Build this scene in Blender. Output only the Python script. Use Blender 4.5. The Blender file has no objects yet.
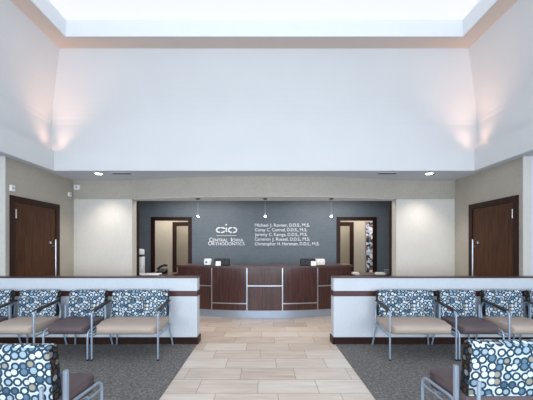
import bpy, bmesh, math, random
from mathutils import Vector, Matrix
random.seed(7)
PI = math.pi
scn = bpy.context.scene
COL = scn.collection

def lin(r, g, b):
    f = lambda c: (c/255)/12.92 if c/255 <= .04045 else (((c/255)+.055)/1.055)**2.4
    return (f(r), f(g), f(b), 1)

# ------------------------------------------------------------------ materials
class N:
    def __init__(s, name):
        s.m = bpy.data.materials.new(name); s.m.use_nodes = True
        s.t = s.m.node_tree; s.b = s.t.nodes['Principled BSDF']
    def n(s, kind, **kw):
        x = s.t.nodes.new(kind)
        for k, v in kw.items(): setattr(x, k, v)
        return x
    def l(s, a, b): s.t.links.new(a, b)
    def val(s, x, sock):
        if hasattr(x, 'links'): s.l(x, sock)
        else: sock.default_value = x
    def math(s, op, a, b=0.0, c=None):
        x = s.n('ShaderNodeMath', operation=op)
        s.val(a, x.inputs[0]); s.val(b, x.inputs[1])
        if c is not None: s.val(c, x.inputs[2])
        return x.outputs[0]
    def mix(s, f, a, b):
        x = s.n('ShaderNodeMix', data_type='RGBA')
        s.val(f, x.inputs[0]); s.val(a, x.inputs[6]); s.val(b, x.inputs[7])
        return x.outputs[2]
    def coord(s, which='Object', scale=(1,1,1)):
        tc = s.n('ShaderNodeTexCoord'); mp = s.n('ShaderNodeMapping')
        mp.inputs['Scale'].default_value = scale
        s.l(tc.outputs[which], mp.inputs[0]); return mp.outputs[0]
    def noise(s, vec, scale=5, detail=3, rough=.5):
        x = s.n('ShaderNodeTexNoise'); s.l(vec, x.inputs['Vector'])
        x.inputs['Scale'].default_value = scale; x.inputs['Detail'].default_value = detail
        x.inputs['Roughness'].default_value = rough
        return x.outputs['Fac']
    def ramp(s, f, stops, interp='LINEAR'):
        x = s.n('ShaderNodeValToRGB'); s.l(f, x.inputs[0]); r = x.color_ramp; r.interpolation = interp
        while len(r.elements) < len(stops): r.elements.new(.5)
        for e, (p, c) in zip(r.elements, stops): e.position = p; e.color = c
        return x.outputs[0]
    def bump(s, h, strength=.2, dist=.002):
        x = s.n('ShaderNodeBump'); s.l(h, x.inputs['Height'])
        x.inputs['Strength'].default_value = strength; x.inputs['Distance'].default_value = dist
        s.l(x.outputs[0], s.b.inputs['Normal'])
    def set(s, col=None, rough=.5, metal=0, spec=.5):
        if col is not None: s.val(col, s.b.inputs['Base Color'])
        s.b.inputs['Roughness'].default_value = rough; s.b.inputs['Metallic'].default_value = metal
        s.b.inputs['Specular IOR Level'].default_value = spec
        return s.m

def plain(name, c, rough=.5, metal=0, spec=.5, var=.04, scale=6):
    k = N(name); v = k.noise(k.coord(), scale, 2)
    d = tuple(x*(1-var) for x in c[:3])+(1,); u = tuple(min(1, x*(1+var)) for x in c[:3])+(1,)
    return k.set(k.ramp(v, [(.3, d), (.7, u)]), rough, metal, spec)

def wood(name, c1, c2, rough=.35, scale=(28, 28, 1.2), spec=.5):
    k = N(name); v = k.coord('Object', scale)
    a = k.noise(v, 1.6, 5, .6); b = k.noise(k.coord('Object', tuple(x*3 for x in scale)), 2, 3)
    f = k.math('ADD', k.math('MULTIPLY', a, .7), k.math('MULTIPLY', b, .3))
    return k.set(k.ramp(f, [(.35, c1), (.65, c2)]), rough, 0, spec)

def wallpaper(name, c, amt=.1, rough=.8, sc=(160, 160, 18)):
    k = N(name); a = k.noise(k.coord('Object', sc), 1, 3); b = k.noise(k.coord(), 3, 3)
    f = k.math('ADD', k.math('MULTIPLY', a, .75), k.math('MULTIPLY', b, .25))
    d = tuple(x*(1-amt) for x in c[:3])+(1,); u = tuple(min(1, x*(1+amt)) for x in c[:3])+(1,)
    k.bump(a, .15, .001)
    return k.set(k.ramp(f, [(.35, d), (.65, u)]), rough, 0, .3)

def emit(name, c, s):
    k = N(name); k.set((.35, .35, .36, 1), .8)
    k.b.inputs['Emission Color'].default_value = c; k.b.inputs['Emission Strength'].default_value = s
    return k.m

M = {}
M['ceiling'] = plain('ceiling_paint', lin(202, 210, 222), .9, 0, .2, .01)
M['well'] = plain('upper_wall_paint', lin(214, 216, 218), .9, 0, .2, .012, 1.5)
M['crown'] = plain('crown_paint', lin(226, 230, 234), .8, 0, .2, .01)
M['soffit'] = plain('soffit_paint', lin(208, 196, 188), .9, 0, .2, .01)
M['beige'] = wallpaper('woven_beige_wallcovering', lin(172, 166, 155), .12)
M['cream'] = wallpaper('pale_cream_wallcovering', lin(206, 203, 196), .06)
M['half'] = wallpaper('pale_grey_wallcovering', lin(208, 213, 219), .05)
M['blue'] = wallpaper('slate_blue_wallcovering', lin(103, 113, 121), .16, .5, (14, 14, 150))
M['dark_wood'] = wood('espresso_wood', lin(30, 14, 10), lin(54, 28, 22), .45, spec=.25)
M['cap'] = wood('cap_wood', lin(58, 38, 38), lin(84, 58, 56), .35, (1.2, 28, 28))
M['band'] = wood('band_wood', lin(56, 30, 30), lin(92, 56, 54), .35, (1.2, 28, 28))
M['door_wood'] = wood('walnut_door_veneer', lin(46, 26, 15), lin(94, 60, 38), .5, spec=.2)
M['panel_wood'] = wood('desk_walnut_veneer', lin(48, 27, 27), lin(92, 58, 53), .2)
M['steel'] = plain('brushed_steel', lin(200, 206, 214), .32, .9, .5, .03)
M['kick'] = plain('satin_steel_kick', lin(176, 188, 204), .35, .55, .5, .03)
M['chair_metal'] = plain('silver_painted_tube', lin(166, 182, 200), .35, .4, .5, .02)
M['pad'] = plain('dark_arm_pad', lin(48, 36, 34), .4)
M['tan'] = plain('tan_vinyl', lin(190, 172, 158), .5, 0, .4, .03)
M['plum'] = plain('plum_brown_vinyl', lin(100, 86, 88), .5, 0, .4, .04)
M['black'] = plain('black_plastic', lin(12, 13, 16), .5)
M['white'] = plain('white_plastic', lin(235, 238, 240), .4)
M['paper'] = plain('paper', lin(240, 240, 236), .8)
M['creamcard'] = plain('cream_card', lin(232, 222, 204), .7)
M['letter'] = plain('white_letter_acrylic', lin(240, 242, 244), .4, 0, .4, .01)
M['bulb'] = emit('pendant_bulb_glow', (1, .86, .72, 1), 30)
M['lamp'] = emit('downlight_glow', (1, .96, .9, 1), 6)
M['ceiling_glow'] = emit('glowing_ceiling_panel', (.95, .96, 1, 1), .46)  # glow added to the tray ceiling to brighten it and light the room
M['vent'] = plain('vent_dark', lin(70, 72, 74), .6)
M['grey'] = plain('door_hinge_steel', lin(190, 188, 186), .3, .6)

def fabric(name, cols, ring, gap):
    k = N(name)
    tc = k.n('ShaderNodeTexCoord')
    v = k.n('ShaderNodeTexVoronoi', voronoi_dimensions='2D', feature='F1')
    k.l(tc.outputs['UV'], v.inputs['Vector'])
    v.inputs['Scale'].default_value = 19; v.inputs['Randomness'].default_value = .55
    d = v.outputs['Distance']
    sep = k.n('ShaderNodeSeparateColor'); k.l(v.outputs['Color'], sep.inputs[0])
    fill = k.ramp(sep.outputs[0], cols or [(0, lin(204, 216, 224)), (.30, lin(146, 168, 182)), (.48, lin(88, 116, 138)),
                                   (.66, lin(200, 214, 224)), (.80, lin(146, 142, 128)), (.90, lin(66, 94, 116))], 'CONSTANT')
    r0 = k.math('ADD', .27, k.math('MULTIPLY', sep.outputs[1], .12))
    ring_in = k.math('GREATER_THAN', d, r0)
    ring_out = k.math('GREATER_THAN', d, k.math('ADD', r0, .25))
    c = k.mix(ring_in, fill, ring)
    c = k.mix(ring_out, c, gap)
    return k.set(c, .75, 0, .3)
M['fabric'] = fabric('circle_print_fabric', None, lin(36, 60, 76), lin(192, 203, 214))
M['fabric_dark'] = fabric('circle_print_dark', [(0, lin(112, 108, 98)), (.4, lin(70, 58, 50)), (.7, lin(132, 140, 146)), (.85, lin(44, 60, 78))], lin(22, 20, 22), lin(60, 54, 50))  # darker, browner version of the print for the backrest side faces

def carpet():
    k = N('heathered_carpet'); a = k.noise(k.coord(), 150, 2, .8); b = k.noise(k.coord(), 34, 3, .7)
    f = k.math('ADD', k.math('MULTIPLY', a, .6), k.math('MULTIPLY', b, .4))
    k.bump(a, .5, .004)
    return k.set(k.ramp(f, [(.34, lin(70, 70, 73)), (.5, lin(114, 112, 111)), (.66, lin(178, 171, 164))]), .95, 0, .15)
M['carpet'] = carpet()

def tiles():
    k = N('porcelain_plank_tile'); tc = k.n('ShaderNodeTexCoord'); sp = k.n('ShaderNodeSeparateXYZ')
    k.l(tc.outputs['Object'], sp.inputs[0]); X, Y = sp.outputs[0], sp.outputs[1]
    yy = k.math('DIVIDE', k.math('SUBTRACT', Y, 2.873), .3)
    row = k.math('FLOOR', yy); fy = k.math('FRACT', yy)
    # each row steps a third of a tile to the side
    xx = k.math('DIVIDE', k.math('ADD', k.math('ADD', X, .064), k.math('MULTIPLY', row, .197)), .602)
    cx = k.math('FLOOR', xx); fx = k.math('FRACT', xx)
    ex = k.math('MULTIPLY', k.math('MINIMUM', fx, k.math('SUBTRACT', 1, fx)), .602)
    ey = k.math('MULTIPLY', k.math('MINIMUM', fy, k.math('SUBTRACT', 1, fy)), .3)
    g = k.math('LESS_THAN', k.math('MINIMUM', ex, ey), .0028)
    cv = k.n('ShaderNodeCombineXYZ'); k.l(cx, cv.inputs[0]); k.l(row, cv.inputs[1])
    wn = k.n('ShaderNodeTexWhiteNoise', noise_dimensions='2D'); k.l(cv.outputs[0], wn.inputs[0])
    vm = k.n('ShaderNodeVectorMath', operation='ADD'); k.l(k.coord('Object', (1.4, 11, 1)), vm.inputs[0])
    sc = k.n('ShaderNodeVectorMath', operation='SCALE'); k.l(wn.outputs['Color'], sc.inputs[0]); sc.inputs['Scale'].default_value = 30
    k.l(sc.outputs[0], vm.inputs[1])
    v = k.noise(vm.outputs[0], 1.5, 5, .6)
    f = k.math('ADD', k.math('MULTIPLY', v, .75), k.math('MULTIPLY', wn.outputs['Value'], .3))
    c = k.ramp(f, [(.25, lin(192, 172, 154)), (.5, lin(218, 203, 189)), (.75, lin(234, 225, 214))])
    c = k.mix(g, c, lin(150, 136, 124))
    return k.set(c, .34, 0, .45)
M['tile'] = tiles()

def photos():
    k = N('photo_collage_print')
    v = k.n('ShaderNodeTexVoronoi'); k.l(k.coord('Object', (9, 1, 9)), v.inputs['Vector']); v.inputs['Scale'].default_value = 1.4
    sep = k.n('ShaderNodeSeparateColor'); k.l(v.outputs['Color'], sep.inputs[0])
    return k.set(k.ramp(sep.outputs[0], [(0, lin(50, 50, 56)), (.25, lin(110, 100, 100)), (.4, lin(170, 190, 215)), (.7, lin(225, 225, 228)), (.92, lin(140, 100, 92))], 'CONSTANT'), .3)
M['photos'] = photos()

# ------------------------------------------------------------------ mesh builder
class MB:
    def __init__(s): s.bm = bmesh.new()
    def box(s, x0, x1, y0, y1, z0, z1, bev=0, seg=2):
        r = bmesh.ops.create_cube(s.bm, size=1)
        vs = r['verts']
        for v in vs:
            v.co = Vector(((x0+x1)/2 + v.co.x*abs(x1-x0), (y0+y1)/2 + v.co.y*abs(y1-y0), (z0+z1)/2 + v.co.z*abs(z1-z0)))
        if bev:
            es = list({e for v in vs for e in v.link_edges})
            bmesh.ops.bevel(s.bm, geom=es, offset=bev, segments=seg, affect='EDGES', profile=.5)
        return s
    def prism(s, pts, z0, z1):                     # polygon in xy, extruded in z
        a = [s.bm.verts.new((x, y, z0)) for x, y in pts]; b = [s.bm.verts.new((x, y, z1)) for x, y in pts]
        n = len(pts)
        s.bm.faces.new(a[::-1]); s.bm.faces.new(b)
        for i in range(n): s.bm.faces.new((a[i], a[(i+1) % n], b[(i+1) % n], b[i]))
        return s
    def prism_axis(s, pts, x0, x1):                # polygon in yz, extruded in x
        a = [s.bm.verts.new((x0, y, z)) for y, z in pts]; b = [s.bm.verts.new((x1, y, z)) for y, z in pts]
        n = len(pts)
        s.bm.faces.new(a); s.bm.faces.new(b[::-1])
        for i in range(n): s.bm.faces.new((a[(i+1) % n], a[i], b[i], b[(i+1) % n]))
        return s
    def tube(s, pts, r, seg=10, smooth_n=0):
        P = [Vector(p) for p in pts]
        if smooth_n:                               # round the corners
            Q = [P[0]]
            for i in range(1, len(P)-1):
                a, b, c = P[i-1], P[i], P[i+1]
                d = min(.07, (a-b).length*.45, (c-b).length*.45)
                p0 = b+(a-b).normalized()*d; p2 = b+(c-b).normalized()*d
                for k in range(smooth_n+1):
                    t = k/smooth_n; Q.append((1-t)**2*p0 + 2*t*(1-t)*b + t*t*p2)
            Q.append(P[-1]); P = Q
        rings = []; up = Vector((1, 0, 0)) if abs((P[1]-P[0]).normalized().x) < .9 else Vector((0, 0, 1))
        for i, p in enumerate(P):
            t = (P[min(i+1, len(P)-1)]-P[max(i-1, 0)]).normalized()
            u = (up - t*up.dot(t)).normalized(); w = t.cross(u)
            rings.append([s.bm.verts.new(p + (u*math.cos(2*PI*k/seg) + w*math.sin(2*PI*k/seg))*r) for k in range(seg)])
        for a, b in zip(rings, rings[1:]):
            for k in range(seg): s.bm.faces.new((a[k], a[(k+1) % seg], b[(k+1) % seg], b[k]))
        s.bm.faces.new(rings[0][::-1]); s.bm.faces.new(rings[-1])
        return s
    def lathe(s, prof, c=(0, 0, 0), seg=24):
        rings = []
        for r, z in prof:
            rings.append([s.bm.verts.new((c[0]+r*math.cos(2*PI*k/seg), c[1]+r*math.sin(2*PI*k/seg), c[2]+z)) for k in range(seg)])
        for a, b in zip(rings, rings[1:]):
            for k in range(seg): s.bm.faces.new((a[k], a[(k+1) % seg], b[(k+1) % seg], b[k]))
        s.bm.faces.new(rings[0][::-1]); s.bm.faces.new(rings[-1])
        return s
    def ring(s, prof, X, Y0, Y1):                  # profile swept round a rectangle, mitred
        rr = []
        for d, z in prof:
            rr.append([s.bm.verts.new(p) for p in ((-X-d, Y0-d, z), (X+d, Y0-d, z), (X+d, Y1+d, z), (-X-d, Y1+d, z))])
        for a, b in zip(rr, rr[1:]):
            for k in range(4): s.bm.faces.new((a[k], a[(k+1) % 4], b[(k+1) % 4], b[k]))
        return s
    def build(s, name, mat, parent=None, smooth=False, kind=None, loc=None, recalc=True):
        bm = s.bm
        if recalc: bmesh.ops.recalc_face_normals(bm, faces=bm.faces)
        uv = bm.loops.layers.uv.new('UVMap')
        for f in bm.faces:
            n = f.normal; ax = max(range(3), key=lambda i: abs(n[i]))
            for l in f.loops:
                c = l.vert.co
                l[uv].uv = (c.y+3.1, c.z) if ax == 0 else ((c.x, c.z) if ax == 1 else (c.x, c.y+.37))
            f.smooth = smooth
        me = bpy.data.meshes.new(name); bm.to_mesh(me); bm.free()
        me.materials.append(mat)
        o = bpy.data.objects.new(name, me); COL.objects.link(o)
        if smooth:
            try: me.set_sharp_from_angle(angle=math.radians(50))
            except Exception: pass
        if parent: o.parent = parent
        if loc: o.location = loc
        if kind: o['kind'] = kind
        return o

def tag(o, label, cat, group=None):
    o['label'] = label; o['category'] = cat
    if group: o['group'] = group
    return o
def thing(name, label, cat, loc=(0, 0, 0), rz=0, group=None):
    o = bpy.data.objects.new(name, None); COL.objects.link(o); o.empty_display_size = .1
    o.location = loc; o.rotation_euler = (0, 0, rz)
    return tag(o, label, cat, group)
def copy_tree(o, parent=None):
    c = o.copy(); COL.objects.link(c)
    if parent: c.parent = parent
    for ch in list(o.children): copy_tree(ch, c)
    return c
def arc(xa, xb, Yc, R, n=24):                      # convex towards the viewer
    return [(xa+(xb-xa)*i/n, Yc + R - math.sqrt(R*R-(xa+(xb-xa)*i/n)**2)) for i in range(n+1)]

S = 'structure'
CZ = 2.80      # low ceiling height
# ------------------------------------------------------------------ floor
MB().box(-6.6, 6.6, -3.1, 12.3, -.1, 0).build('floor', M['tile'], kind=S)
MB().box(-6.5, -.976, -3, 4.34, 0, .006).build('floor_carpet_left', M['carpet'], kind=S)
MB().box(1.036, 6.5, -3, 4.34, 0, .006).build('floor_carpet_right', M['carpet'], kind=S)

# ------------------------------------------------------------------ low ceiling and raised well
WX, WY0, WY1 = 3.80, -2.4, 5.35
b = MB()
b.box(-6.6, -WX-.03, -3.1, 9.5, CZ, CZ+.12); b.box(WX+.03, 6.6, -3.1, 9.5, CZ, CZ+.12)
b.box(-WX-.03, WX+.03, -3.1, WY0-.03, CZ, CZ+.12); b.box(-WX-.03, WX+.03, WY1+.03, 12.3, CZ, CZ+.12)
b.box(-6.6, -WX-.03, 9.5, 12.3, CZ, CZ+.12); b.box(WX+.03, 6.6, 9.5, 12.3, CZ, CZ+.12)
b.build('ceiling', M['ceiling'], kind=S)
MB().ring([(.03, CZ), (0, CZ), (0, 3.17), (.03, 3.17), (.03, 3.06), (.15, 3.06)], WX, WY0, WY1).build('ceiling_cove', M['well'], kind=S, recalc=False)
MB().ring([(.15, 3.06), (.15, 3.69)], WX, WY0, WY1).build('wall_cove', M['well'], kind=S, recalc=False)
MB().ring([(.15-.49*(k/12)**1.5, 3.69+1.09*k/12) for k in range(13)], WX, WY0, WY1).build('wall_upper', M['well'], kind=S, recalc=False)
MB().ring([(-.34, 4.78), (-.625, 4.78)], WX, WY0, WY1).build('ceiling_soffit', M['soffit'], kind=S, recalc=False)
MB().ring([(-.625, 4.772), (-.64, 4.772), (-.64, 5.036)], WX, WY0, WY1).build('trim_1', M['crown'], kind=S, recalc=False)
MB().box(-WX+.6, WX-.6, WY0+.6, WY1-.6, 5.036, 5.10).build('ceiling_glow_panel', M['ceiling_glow'], kind=S)  # plain top of the tray ceiling, given an added glow

# ------------------------------------------------------------------ walls
def wall_x(name, xa, xb, y0, y1, openings, mat, z1=CZ):   # wall whose face looks along x, holes = (y0,y1,z)
    b = MB(); y = y0
    for (a, c, h) in openings:
        b.box(xa, xb, y, a, 0, z1); b.box(xa, xb, a, c, h, z1); y = c
    b.box(xa, xb, y, y1, 0, z1)
    return b.build(name, mat, kind=S)
def wall_y(name, ya, yb, x0, x1, openings, mat, z1=CZ):
    b = MB(); x = x0
    for (a, c, h) in openings:
        b.box(x, a, ya, yb, 0, z1); b.box(a, c, ya, yb, h, z1); x = c
    b.box(x, x1, ya, yb, 0, z1)
    return b.build(name, mat, kind=S)
DY0, DY1, DH = 4.60, 5.69, 2.225
wall_x('wall_left', -4.07, -3.95, 4.52, 6.14, [(DY0, DY1, DH)], M['beige'])
wall_x('wall_right', 3.95, 4.07, 4.52, 6.14, [(DY0, DY1, DH)], M['beige'])
wall_y('wall_front_left', 4.505, 4.62, -6.6, -4.07, [], M['half'])
wall_y('wall_front_right', 4.505, 4.62, 4.07, 6.6, [], M['half'])
MB().box(-4.07, -3.945, 4.505, 4.52, 0, CZ).build('trim_2', M['cream'], kind=S)
MB().box(3.945, 4.07, 4.505, 4.52, 0, CZ).build('trim_3', M['cream'], kind=S)
MB().box(-4.07, -2.74, 6.14, 6.36, 0, 2.416).build('wall_back_left', M['cream'], kind=S)
MB().box(2.74, 4.07, 6.14, 6.36, 0, 2.416).build('wall_back_right', M['cream'], kind=S)
# header: flush band at the ends, convex over the reception
HR, HY = 11.4, 5.77
pts = [(-4.07, 6.36), (-4.07, 6.12), (-2.8, 6.12)] + arc(-2.8, 2.8, HY, HR)[1:-1] + [(2.8, 6.12), (4.07, 6.12), (4.07, 6.36)]
MB().prism(pts, 2.416, CZ).build('wall_header', M['beige'], kind=S)
MB().prism([(-2.735, 6.34)] + arc(-2.7, 2.7, HY+.012, HR) + [(2.735, 6.34)], 2.408, 2.4155).build('ceiling_header', M['crown'], kind=S)
BX0, BX1 = 1.93, 3.0
MB().box(-2.80, -2.70, 6.361, 6.40, 0, 2.416).build('trim_5', M['dark_wood'], kind=S)
MB().box(2.70, 2.80, 6.361, 6.40, 0, 2.416).build('trim_6', M['dark_wood'], kind=S)
wall_y('wall_reception', 7.9, 8.03, -4.3, 4.3, [(-3.02+.0, -BX0, 2.22), (BX0, BX1, 2.22)], M['blue'])
MB().box(-4.3, -4.18, 6.36, 7.9, 0, CZ).build('wall_reception_left', M['blue'], kind=S)
MB().box(4.18, 4.3, 6.36, 7.9, 0, CZ).build('wall_reception_right', M['blue'], kind=S)
wall_y('wall_corridor', 9.5, 9.62, -5.5, 5.5, [(-2.94, -1.85, 2.22), (1.78, 2.87, 2.22)], M['beige'])
MB().box(-5.5, 5.5, 11.2, 11.3, 0, CZ).build('wall_far', M['beige'], kind=S)
MB().box(-5.6, -5.5, 8.03, 11.3, 0, CZ).build('wall_corridor_left', M['beige'], kind=S)
MB().box(5.5, 5.6, 8.03, 11.3, 0, CZ).build('wall_corridor_right', M['beige'], kind=S)
MB().box(-6.6, -6.5, -3.1, 4.505, 0, CZ).build('wall_side_left', M['half'], kind=S)
MB().box(6.5, 6.6, -3.1, 4.505, 0, CZ).build('wall_side_right', M['half'], kind=S)
b = MB(); b.box(-6.6, 6.6, -3.1, -3.0, 0, .5); b.box(-6.6, 6.6, -3.1, -3.0, 2.5, CZ)
b.box(-6.6, -5.6, -3.1, -3.0, .5, 2.5); b.box(5.6, 6.6, -3.1, -3.0, .5, 2.5); b.box(-.15, .15, -3.1, -3.0, .5, 2.5)
b.build('wall_behind', M['half'], kind=S)

# half walls with cap, wood band and base
def half_wall(name, x0, x1, side):
    o = MB().box(x0, x1, 4.33, 4.49, 0, .965).build(name, M['half'], kind=S)
    e = .012; inner = x1 if side < 0 else x0
    def wrap(z0, z1, t):
        b = MB()
        if side < 0: b.box(x0, x1+t, 4.33-t, 4.33, z0, z1); b.box(x1, x1+t, 4.33, 4.49+t, z0, z1)
        else: b.box(x0-t, x1, 4.33-t, 4.33, z0, z1); b.box(x0-t, x0, 4.33, 4.49+t, z0, z1)
        return b
    wrap(.70, .778, .006).build('wood_band', M['band'], o)
    wrap(0, .102, .018).build('baseboard', M['dark_wood'], o)
    b = MB()
    if side < 0: b.box(x0, x1+e, 4.33-e, 4.49+e, .965, .983, .004)
    else: b.box(x0-e, x1, 4.33-e, 4.49+e, .965, .983, .004)
    b.build('wood_cap', M['cap'], o)
    return o
half_wall('wall_partition_left', -6.5, -.982, -1)
half_wall('wall_partition_right', 1.015, 6.5, 1)

# ------------------------------------------------------------------ doors
def side_door(name, sgn):
    X = 3.95*sgn
    bx = lambda b, d0, d1, y0, y1, z0, z1, bev=0: b.box(X+sgn*d0, X+sgn*d1, y0, y1, z0, z1, bev)
    root = bpy.data.objects.new(name, None); COL.objects.link(root); root['kind'] = S
    b = MB(); w = .085
    bx(b, -.015, .10, DY0-.01, DY0+w, 0, DH+.005); bx(b, -.015, .10, DY1-w, DY1+.01, 0, DH+.005); bx(b, -.015, .10, DY0+w, DY1-w, DH-w, DH+.005)
    b.build('door_frame', M['dark_wood'], root)
    leaf = bx(MB(), .0, .045, DY0+w+.003, DY1-w-.003, .01, DH-w-.003, .002).build('door_leaf', M['door_wood'], root)
    # long vertical pull on two standoffs
    yh = DY1-.165
    b = MB(); b.tube([(X-sgn*.06, yh, .55), (X-sgn*.06, yh, 1.56)], .013, 12)
    for z in (.68, 1.44): b.tube([(X-sgn*.06, yh, z), (X+sgn*.002, yh, z)], .009, 8)
    b.build('pull_handle', M['steel'], leaf, True)
    MB().tube([(X-sgn*.02, yh-.075, 1.5), (X+sgn*.002, yh-.075, 1.5)], .022, 14).build('lock_cylinder', M['steel'], leaf, True)
    for z in (.88, 1.95):
        b = MB(); b.tube([(X-sgn*.012, DY0+w+.012, z-.07), (X-sgn*.012, DY0+w+.012, z+.07)], .01, 8); bx(b, -.008, .0, DY0+w-.01, DY0+w+.035, z-.07, z+.07)
        b.build('hinge', M['grey'], leaf, False)
    return root
side_door('door_1', -1); side_door('door_2', 1)

def open_frame(name, x0, x1, y0, y1, h, w=.1, t=.015):
    b = MB()
    b.box(x0-.001, x0+w, y0-t, y0, 0, h); b.box(x1-w, x1+.001, y0-t, y0, 0, h); b.box(x0+w, x1-w, y0-t, y0, h-w, h)
    b.box(x0, x0+w*.55, y0, y1+t, 0, h); b.box(x1-w*.55, x1, y0, y1+t, 0, h); b.box(x0+w*.55, x1-w*.55, y0, y1+t, h-w*.55, h)
    return b.build(name, M['dark_wood'], kind=S)
open_frame('door_3', -3.02, -BX0, 7.9, 8.03, 2.22)
open_frame('door_4', BX0, BX1, 7.9, 8.03, 2.22)
open_frame('door_5', -2.94, -1.85, 9.5, 9.62, 2.22, .13)
open_frame('door_6', 1.78, 2.87, 9.5, 9.62, 2.22, .13)

# ------------------------------------------------------------------ reception desk
DC, DR = 5.88, 5.0
def dY(x, off=0): return DC + DR - math.sqrt(DR*DR - x*x) + off
desk = thing('reception_desk', 'curved dark walnut reception desk with metal strips and steel toe kick', 'reception desk', (.01, 0, 0))
def curved(x0, x1, z0, z1, front, back, n=10):
    f = [(x0+(x1-x0)*i/n, dY(x0+(x1-x0)*i/n, front)) for i in range(n+1)]
    k = [(x, y-front+back) for x, y in f][::-1]
    return MB().prism(f+k, z0, z1)
curved(-1.80, 1.80, 0, .15, .05, .55, 30).build('toe_kick', M['kick'], desk)
curved(-1.83, 1.83, .15, 1.0, .02, .60, 30).build('desk_body', M['dark_wood'], desk)
xs = [-1.83, -1.075, -.355, .355, 1.075, 1.83]
zs = [.632, .29, .645, .29, .632]
for i in range(5):
    a, c = xs[i]+.012, xs[i+1]-.012
    curved(a, c, .155, zs[i]-.012, 0, .02).build('front_panel', M['panel_wood'], desk)
    curved(a, c, zs[i]+.012, .998, 0, .02).build('front_panel', M['panel_wood'], desk)
    curved(a, c, zs[i]-.009, zs[i]+.009, .002, .02).build('metal_strip', M['steel'], desk)
for x in xs[1:-1]:
    curved(x-.009, x+.009, .152, .999, .001, .02, 2).build('metal_strip', M['steel'], desk)
curved(-1.86, 1.86, 1.0, 1.04, -.03, .62, 30).build('countertop', M['cap'], desk)
# things on the desk
def on_desk(x, y0): return (x, y0, 1.04)
def leaflet_box(x, y, w, h, mat, label, name, cat, dep=.10):
    t = thing(name, label, cat, (x, y, 1.04))
    b = MB(); b.box(-w/2, w/2, -dep/2, dep/2, 0, .012); b.box(-w/2, w/2, dep/2-.008, dep/2, 0, h)
    b.box(-w/2, -w/2+.006, -dep/2, dep/2, 0, h*.75); b.box(w/2-.006, w/2, -dep/2, dep/2, 0, h*.75); b.box(-w/2, w/2, -dep/2, -dep/2+.006, 0, h*.55)
    b.build('holder', mat, t)
    MB().box(-w/2+.008, w/2-.008, -dep/2+.010, dep/2-.012, .013, h*.93, .003).build('leaflet_stack', M['paper'], t)
    return t
t = leaflet_box(-1.165, 6.12, .145, .135, M['white'], 'white leaflet holder on the left of the reception desk', 'leaflet_holder', 'leaflet holder')
MB().box(-.04, -.005, -.0525, -.05, .05, .085).build('printed_mark', M['vent'], t)
t = leaflet_box(1.155, 6.12, .19, .135, M['creamcard'], 'cream leaflet holder at the right end of the desk clutter', 'leaflet_holder', 'leaflet holder')
def organizer(x, label):
    t = thing('desk_organizer', label, 'desk organizer', (x, 6.13, 1.04), 0, None)
    b = MB(); w, h, d = .30, .14, .11
    b.box(-w/2, w/2, -d/2, d/2, 0, .01); b.box(-w/2, w/2, d/2-.006, d/2, 0, h)
    for i in range(4): xx = -w/2+i*(w-.006)/3; b.box(xx, xx+.006, -d/2, d/2, 0, h*(.95 if i in (0, 3) else .8))
    b.box(-w/2, w/2, -d/2, -d/2+.006, 0, h*.72)
    b.build('case', M['black'], t)
    for i in range(3):
        xx = -w/2+.012+i*.098
        MB().box(xx, xx+.08, -d/2+.012, d/2-.012, .011, h*(.9-.06*i), .004).build('folder', M['black'], t)
    return t
organizer(-.87, 'black desk organizer between the white leaflet holder and the name sign')
organizer(.90, 'black desk organizer on the right half of the reception desk')
def tent_card(x, label):
    o = MB().prism_axis([(-.035, 0), (.035, 0), (.004, .092), (-.004, .092)], -.05, .05).build('tent_card', M['paper'])
    o.location = (x, 6.02, 1.04); return tag(o, label, 'card')
tent_card(-.935, 'small white folded card standing before the left black organizer')
tent_card(1.0, 'small white folded card standing before the right black organizer')

# ------------------------------------------------------------------ side desks behind the low walls
def side_desk(x0, x1, label):
    t = thing('side_desk', label, 'desk', ((x0+x1)/2, 6.9, 0)); w = (x1-x0)/2
    MB().box(-w, w, -.35, .35, .77, .80, .004).build('desktop', M['cap'], t)
    for s in (-1, 1): MB().box(s*(w-.03)-.02, s*(w-.03)+.02, -.32, .32, 0, .77).build('side_panel', M['dark_wood'], t)
    MB().box(-w+.05, w-.05, .28, .30, .3, .77).build('back_panel', M['dark_wood'], t)
side_desk(-3.35, -2.05, 'dark staff desk behind the left low wall, only its top edge showing')
side_desk(2.0, 3.35, 'dark staff desk behind the right low wall, only its top edge showing')
t = thing('water_dispenser', 'white upright dispenser with dark band on the left staff desk', 'dispenser', (-2.86, 6.80, .80))
MB().box(-.09, .09, -.09, .09, 0, .40, .015).build('body', M['white'], t, True)
MB().box(-.085, .085, -.085, .085, .40, .445).build('dark_band', M['vent'], t)
MB().lathe([(.098, .445), (.105, .46), (.105, .54), (.09, .57), (.03, .58)], (0, 0, 0)).build('lid', M['white'], t, True)
t = thing('desk_telephone', 'black desk telephone with raised handset seen in front of left doorway', 'telephone', (-2.38, 6.86, .80), -.2)
MB().prism_axis([(-.1, 0), (.1, 0), (.1, .12), (-.08, .04)], -.10, .10).build('base', M['black'], t)
MB().tube([(-.1, -.02, .10), (-.05, .02, .16), (.05, .06, .20), (.1, .08, .18)], .028, 10, 3).build('handset', M['black'], t, True)
tag(MB().box(-.25, .25, -.11, .11, 0, .035, .01).build('document_tray', M['white'], loc=(-2.55, 6.56, .80)), 'flat white tray at the front of the left staff desk', 'tray')
def paper_pile(x, y, w, h, rz, label):
    b = MB()
    for i in range(3):
        b.box(-w/2+.01*i, w/2-.006*i, -.1, .1, h*i/3, h*(i+1)/3-.001)
    o = b.build('paper_pile', M['paper'], loc=(x, y, .80)); o.rotation_euler.z = rz; return tag(o, label, 'papers')
paper_pile(2.08, 6.75, .12, .045, .1, 'small white paper pile beside the right end of the reception desk')
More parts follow.
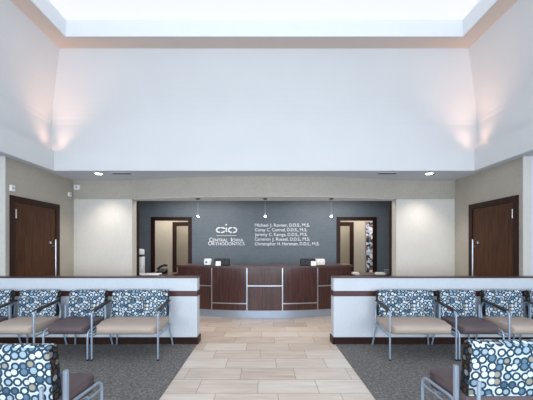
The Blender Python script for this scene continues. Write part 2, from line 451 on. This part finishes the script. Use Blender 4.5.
paper_pile(2.64, 6.75, .20, .04, -.15, 'white loose papers on right staff desk below the doorway frame')
t = thing('wire_basket', 'pale wire basket at the right end of the right staff desk', 'basket', (2.87, 6.75, .80))
b = MB()
for z, e in ((.01, .0), (.05, .01), (.10, .02)):
    b.tube([(-.08-e, -.06-e, z), (.08+e, -.06-e, z), (.08+e, .06+e, z), (-.08-e, .06+e, z), (-.08-e, -.06-e, z)], .005, 6)
for x in (-.08, 0, .08):
    for y in (-.06, .06): b.tube([(x, y, .01), (x*1.25, y*1.33, .10)], .004, 6)
b.build('wire_frame', M['chair_metal'], t)
MB().box(-.06, .06, -.045, .045, .012, .07, .006).build('contents', M['vent'], t)

# corridor wall display
t = thing('photo_board', 'tall board of small photographs seen through the right doorway', 'photo display', (3.60, 9.47, 1.42))
MB().box(-.34, .34, -.01, .03, -.85, .79).build('board', M['photos'], t)
b = MB(); b.box(-.36, -.34, -.015, .03, -.87, .81); b.box(.34, .36, -.015, .03, -.87, .81); b.box(-.34, .34, -.015, .03, -.87, -.85); b.box(-.34, .34, -.015, .03, .79, .81)
b.build('frame', M['steel'], t)

# ------------------------------------------------------------------ lettering on the slate wall
def text_mesh(body, width, height, sx=None):
    cu = bpy.data.curves.new('lettering', 'FONT'); cu.body = body; cu.size = 1; cu.extrude = .03; cu.offset = .008
    o = bpy.data.objects.new('lettering', cu); COL.objects.link(o)
    bpy.context.view_layer.update()
    me = bpy.data.meshes.new_from_object(o.evaluated_get(bpy.context.evaluated_depsgraph_get()))
    bpy.data.objects.remove(o); bpy.data.curves.remove(cu)
    xs_ = [v.co.x for v in me.vertices]; x0, x1 = min(xs_), max(xs_)
    for v in me.vertices:
        v.co = Vector(((v.co.x-x0)/(x1-x0)*width, -v.co.z*.25, v.co.y*height/.69))
    return me
def lettering(name, body, x, z, width, height, parent):
    me = text_mesh(body, width, height); me.materials.clear(); me.materials.append(M['letter'])
    o = bpy.data.objects.new(name, me); COL.objects.link(o); o.parent = parent; o.location = (x, 0, z)
    return o
BW = 7.892; sW = 296/7.89
px = lambda x: (x-264.2)/sW
pz = lambda y: 1.42+(247-y)/sW
t = thing('practice_sign', 'white rounded logo letters above two lines of capitals on slate wall', 'sign', (0, BW, 0))
def stadium(cx, cz, hw, hh, a0, a1, r, n=40):
    P = []
    for i in range(n+1):
        a = a0+(a1-a0)*i/n
        c, s_ = math.cos(a), math.sin(a)
        P.append((cx + math.copysign(abs(c)**.75, c)*hw, 0, cz + math.copysign(abs(s_)**.75, s_)*hh))
    return P
r = .022
MB().tube(stadium(px(220.8), pz(230.2), .11, .062, math.radians(24), math.radians(336), r), r, 8).build('letter_c', M['letter'], t, True)
b = MB(); b.tube([(px(226.3), 0, pz(227.6)), (px(226.3), 0, pz(231.5)), (px(227.3), 0, pz(232.2))], r, 8); b.build('letter_i', M['letter'], t, True)
MB().lathe([(.005, -.026), (.024, -.015), (.03, 0), (.024, .015), (.005, .026)], (px(226.3), 0, pz(224.9)), 14).build('letter_dot', M['letter'], t, True)
MB().tube(stadium(px(232.6), pz(230.2), .105, .062, 0, 2*PI, r), r, 8).build('letter_o', M['letter'], t, True)
MB().box(px(216.5), px(236.5), -.004, .01, pz(235.8), pz(235.4)).build('divider_line', M['letter'], t)
lettering('lettering', 'C', px(209.3), pz(241.6), .085, .105, t)
lettering('lettering', 'ENTRAL', px(212.9), pz(241.6), px(227.8)-px(212.9), .078, t)
lettering('lettering', 'I', px(231), pz(241.6), .022, .105, t)
lettering('lettering', 'OWA', px(232.2), pz(241.6), px(243.2)-px(232.2), .078, t)
lettering('lettering', 'O', px(208.2), pz(245.3), .105, .105, t)
lettering('lettering', 'RTHODONTICS', px(212.5), pz(245.3), px(244.6)-px(212.5), .078, t)
t = thing('name_list', 'five rows of white doctors names lettered on slate wall', 'sign', (0, BW, 0))
for i, (s_, xe) in enumerate((('Michael J. Rovner, D.D.S., M.S.', 309.6), ('Corey C. Conrad, D.D.S., M.S.', 307.2), ('Jeremy C. Kamga, D.D.S., M.S.', 307.4),
                              ('Cameron J. Russel, D.D.S., M.S.', 309.9), ('Christopher H. Hartman, D.D.S., M.S.', 319.3))):
    words = s_.split(' '); X0, W = px(254.8), px(xe)-px(254.8)
    adv = [sum({'i': .5, 'l': .5, '.': .45, ',': .45, 'J': .8, 'M': 1.35, 'm': 1.45}.get(ch, 1.15 if ch.isupper() else .95) for ch in wd) for wd in words]
    tot = sum(adv) + .7*(len(words)-1); xc = X0
    for wd, a in zip(words, adv):
        low = any(ch in 'yp,' for ch in wd) and not wd.startswith('D.')
        lettering('word_lettering', wd, xc, pz(226.6+i*4.68), a/tot*W, .082, t)
        xc += (a+.7)/tot*W

# ------------------------------------------------------------------ pendants, downlights, vents
def light(name, kind, loc, energy, color=(1, 1, 1), rot=(0, 0, 0), **kw):
    d = bpy.data.lights.new(name, kind); d.energy = energy; d.color = color
    for k, v in kw.items(): setattr(d, k, v)
    o = bpy.data.objects.new(name, d); COL.objects.link(o); o.location = loc; o.rotation_euler = rot
    return o
for x, which in ((-1.35, 'pendant lamp nearest the left doorway, over the reception desk'), (.02, 'pendant lamp over the middle of the reception desk'), (1.365, 'pendant lamp nearest the right doorway, over the reception desk')):
    t = thing('pendant_lamp', 'small halogen ' + which, 'pendant lamp', (x, 6.03, 2.408), 0, 'pendant lamps over the desk')
    MB().lathe([(.05, 0), (.05, -.008), (.035, -.018), (.01, -.03)]).build('canopy', M['vent'], t, True)
    MB().tube([(0, 0, -.028), (0, 0, -.31)], .0015, 6).build('cord', M['steel'], t)
    MB().lathe([(.010, -.31), (.014, -.32), (.016, -.345), (.014, -.35)], seg=16).build('socket', M['steel'], t, True)
    MB().lathe([(.006, -.35), (.014, -.358), (.017, -.368), (.012, -.380), (.004, -.386)], seg=16).build('bulb', M['bulb'], t, True)
    light('pendant_glow', 'SPOT', (x, 6.03, 2.005), 14, (1, .78, .58), (0, 0, 0), spot_size=2.4, spot_blend=.9, shadow_soft_size=.03)
for x, w in ((-3.11, 'left'), (3.10, 'right')):
    t = thing('downlight', 'round recessed ceiling light above the %s rear corner' % w, 'ceiling light', (x, 5.56, CZ), 0)
    MB().lathe([(.085, 0), (.09, -.004), (.075, -.008), (.065, -.004)], seg=28).build('trim_ring', M['white'], t, True)
    MB().lathe([(.06, -.0085), (.06, -.0095)], seg=24).build('lens', M['lamp'], t)
for x, w in ((-2.66, 'left'), (2.30, 'right')):
    t = thing('ceiling_vent', 'slim slotted air vent in the low ceiling, %s side' % w, 'air vent', (x, 5.53, CZ), 0)
    MB().box(-.19, .19, -.05, .05, -.008, 0, .002).build('frame', M['ceiling'], t)
    for k in range(3):
        MB().box(-.17, .17, -.036+k*.027, -.020+k*.027, -.0125, -.008).build('slot', M['vent'], t)

# wall devices
def device(x0, x1, y0, y1, z0, z1, name, label, cat):
    c = ((x0+x1)/2, (y0+y1)/2, (z0+z1)/2); hx, hy, hz = (x1-x0)/2, (y1-y0)/2, (z1-z0)/2
    t = thing(name, label, cat, c)
    MB().box(-hx, hx, -hy, hy, -hz, hz, .006).build('cover', M['white'], t)
    MB().box(-hx*.4-.004, hx*.4+.004, -hy*.4-.004, hy*.4+.004, -hz*.25, hz*.35).build('face_plate', M['steel'], t) if hx > .03 else \
        MB().box(-hx-.002, hx+.002, -hy*.5, hy*.5, -hz*.25, hz*.35).build('face_plate', M['grey'], t)
device(-3.95, -3.92, 4.585, 4.665, 2.29, 2.385, 'wall_sensor', 'white wall sensor high above the left side door', 'sensor')
device(-3.95, -3.925, 5.95, 6.04, 2.44, 2.53, 'fire_alarm', 'small white box on left side wall near the corner, the lower one', 'alarm')
t = thing('wall_speaker', 'white square wall speaker on the rear header beside left corner', 'speaker', (-3.86, 6.12, 2.65))
MB().box(-.055, .055, -.035, 0, -.05, .05, .006).build('cover', M['white'], t)
MB().tube([(0, -.04, 0), (0, -.034, 0)], .022, 14).build('face_plate', M['grey'], t)

# ------------------------------------------------------------------ chairs (front is local -y)
def make_chair(hw, arms, seat_mat, label, group=None, name='waiting_chair'):
    t = thing(name, label, 'chair', (0, 0, .006), 0, group)
    cw = hw - .018; bw = hw-.022
    # seat cushion: rounded block with a waterfall front
    prof = [(.20, .36), (-.20, .318), (-.275, .320), (-.312, .342), (-.326, .382), (-.312, .416), (-.27, .434), (-.1, .444), (.20, .450)]
    b = MB().prism_axis(prof, -cw, cw)
    es = [e for e in b.bm.edges if abs(abs(e.verts[0].co.x)-cw) < 1e-5 and abs(e.verts[0].co.x-e.verts[1].co.x) < 1e-5]
    bmesh.ops.bevel(b.bm, geom=es, offset=.022, segments=3, affect='EDGES', profile=.5)
    for v in b.bm.verts:
        k = max(0, (-.20 - v.co.y)/.122); v.co.x *= 1 - (.06/cw)*k*k
    b.build('seat', seat_mat, t, True)
    # back cushion
    b = MB().prism_axis([(.115, .455), (.205, .455), (.239, .775), (.228, .800), (.200, .812), (.168, .808), (.150, .785)], -bw, bw)
    es = [e for e in b.bm.edges if abs(abs(e.verts[0].co.x)-bw) < 1e-5 and abs(e.verts[0].co.x-e.verts[1].co.x) < 1e-5]
    bmesh.ops.bevel(b.bm, geom=es, offset=.014, segments=2, affect='EDGES', profile=.5)
    br = b.build('backrest', M['fabric'], t, True)
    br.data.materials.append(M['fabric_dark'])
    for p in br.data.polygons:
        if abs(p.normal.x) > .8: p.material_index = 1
    for s in (-1, 1):
        x = s*hw; R = .0115
        if arms:
            f = [(x, -.30, 0), (x, -.30, .600), (x, -.18, .618), (x, .14, .655), (x, .185, .55), (x, .17, .42)]
        else:
            f = [(x, -.30, 0), (x, -.30, .365), (x, .10, .385), (x, .20, .30)]
        leg = MB().tube(f, R, 10, 5).build('front_leg', M['chair_metal'], t, True)
        if not arms: MB().box(x-.013, x+.013, .105, .135, .36, .62, .004).build('back_bracket', M['chair_metal'], t)
        MB().tube([(x*.985, .315, 0), (s*(bw-.03), .255, .36), (s*(bw-.03), .262, .575)], R, 10, 4).build('rear_leg', M['chair_metal'], t, True)
        MB().lathe([(.016, 0), (.016, .018)], (x, -.30, 0), 10).build('foot_cap', M['black'], leg)
        MB().tube([(x, -.298, .30), (x*.985, .23, .32)], .009, 8).build('side_rail', M['chair_metal'], t, True)
        if arms:
            b = MB().prism_axis([(-.275, .598), (-.26, .590), (-.18, .620), (.13, .662), (.13, .682), (-.18, .642), (-.26, .622)], x-.024, x+.024)
            bmesh.ops.bevel(b.bm, geom=list(b.bm.edges), offset=.004, segments=1, affect='EDGES')
            b.build('arm_pad', M['pad'], leg)
    MB().tube([(-hw, -.12, .322), (hw, -.12, .322)], .009, 8).build('crossbar', M['chair_metal'], t, True)
    MB().tube([(-hw*.98, .17, .345), (hw*.98, .17, .345)], .009, 8).build('crossbar', M['chair_metal'], t, True)
    return t
RY = 3.985
g = 'waiting chairs with circle print backs'
wide = make_chair(.412, True, M['tan'], 'extra wide tan seated armchair at the right end of the left row', g)
wide.location = (-1.735, RY, .006)
def place(o, x, y, rz, label):
    o.location = (x, y, .006); o.rotation_euler.z = rz; o['label'] = label
place(copy_tree(wide), 1.978, RY, 0, 'extra wide tan seated armchair at the left end of the right row')
std = make_chair(.289, True, M['tan'], '', g); place(std, -3.155, RY, 0, 'narrow tan seated armchair in left row, between two plum seated chairs')
place(copy_tree(std), 3.34, RY, 0, 'narrow tan seated armchair in right row, between two plum seated chairs')
arml = make_chair(.275, False, M['plum'], '', g); place(arml, -2.474, RY, 0, 'armless plum seated chair beside the wide armchair in the left row')
for x, y, rz, lb in ((2.705, RY, 0, 'armless plum seated chair beside the wide armchair in the right row'),
                     (-3.80, RY, 0, 'armless chair cut off at the left edge of the photo in the left row'),
                     (3.96, RY, 0, 'armless chair cut off at the right edge of the photo in the right row'),
                     (-1.555, 2.03, PI, 'near plum seated chair at bottom left, its printed back towards us'),
                     (1.565, 2.11, PI, 'near plum seated chair at bottom right, its printed back towards us')):
    place(copy_tree(arml), x, y, rz, lb)

# ------------------------------------------------------------------ lights
day = (.80, .90, 1.0)
for x in (-2.9, 2.9):
    light('window_daylight', 'AREA', (x, -2.99, 1.5), 165, day, (PI/2, 0, 0), shape='RECTANGLE', size=5.2, size_y=1.95)
light('well_daylight', 'AREA', (0, WY0+.3, 3.7), 26, day, (PI/2, 0, 0), shape='RECTANGLE', size=5.6, size_y=1.0)  # unseen area light high at the rear of the well, no opening modelled
for s in (-1, 1):
    # warm uplights sitting in the cove corners
    u = light('cove_uplight', 'SPOT', (s*(WX+.06), WY1+.06, 3.08), 34, (1, .56, .38), spot_size=1.45, spot_blend=1, shadow_soft_size=.02)
    u.rotation_euler = Vector((-s*.36, -.36, 1)).to_track_quat('-Z', 'Y').to_euler()
    light('recessed_downlight', 'SPOT', (s*3.16, 5.64, CZ-.02), 42, (1, .90, .80), (.08, 0, 0), spot_size=1.75, spot_blend=1.0, shadow_soft_size=.04)
    light('reception_light', 'AREA', (s*1.6, 6.95, CZ-.01), 16, (1, .93, .86), (0, 0, 0), shape='RECTANGLE', size=1.6, size_y=.5)
    light('corridor_light', 'AREA', (s*3.0, 8.8, CZ-.01), 22, (1, .90, .78), (0, 0, 0), shape='RECTANGLE', size=1.2, size_y=.5)  # unseen lamp added to light the corridor
    light('far_room_light', 'AREA', (s*2.6, 10.5, CZ-.01), 18, (1, .92, .8), (0, 0, 0), shape='RECTANGLE', size=1.2, size_y=.5)

w = bpy.data.worlds.new('world'); scn.world = w; w.use_nodes = True
w.node_tree.nodes['Background'].inputs[0].default_value = (.7, .82, 1, 1); w.node_tree.nodes['Background'].inputs[1].default_value = .6

cam = bpy.data.cameras.new('camera'); co = bpy.data.objects.new('camera', cam); COL.objects.link(co)
co.location = (0, 0, 1.42); co.rotation_euler = (PI/2, 0, 0)
cam.sensor_width = 36; cam.lens = 296/533*36
cam.shift_x = (266.5-264.2)/533; cam.shift_y = (247-200)/533
cam.clip_start = .05
scn.camera = co
vs = scn.view_settings
vs.view_transform = 'Standard'; vs.look = 'None'; vs.gamma = 1; vs.exposure = .68; vs.use_curve_mapping = False
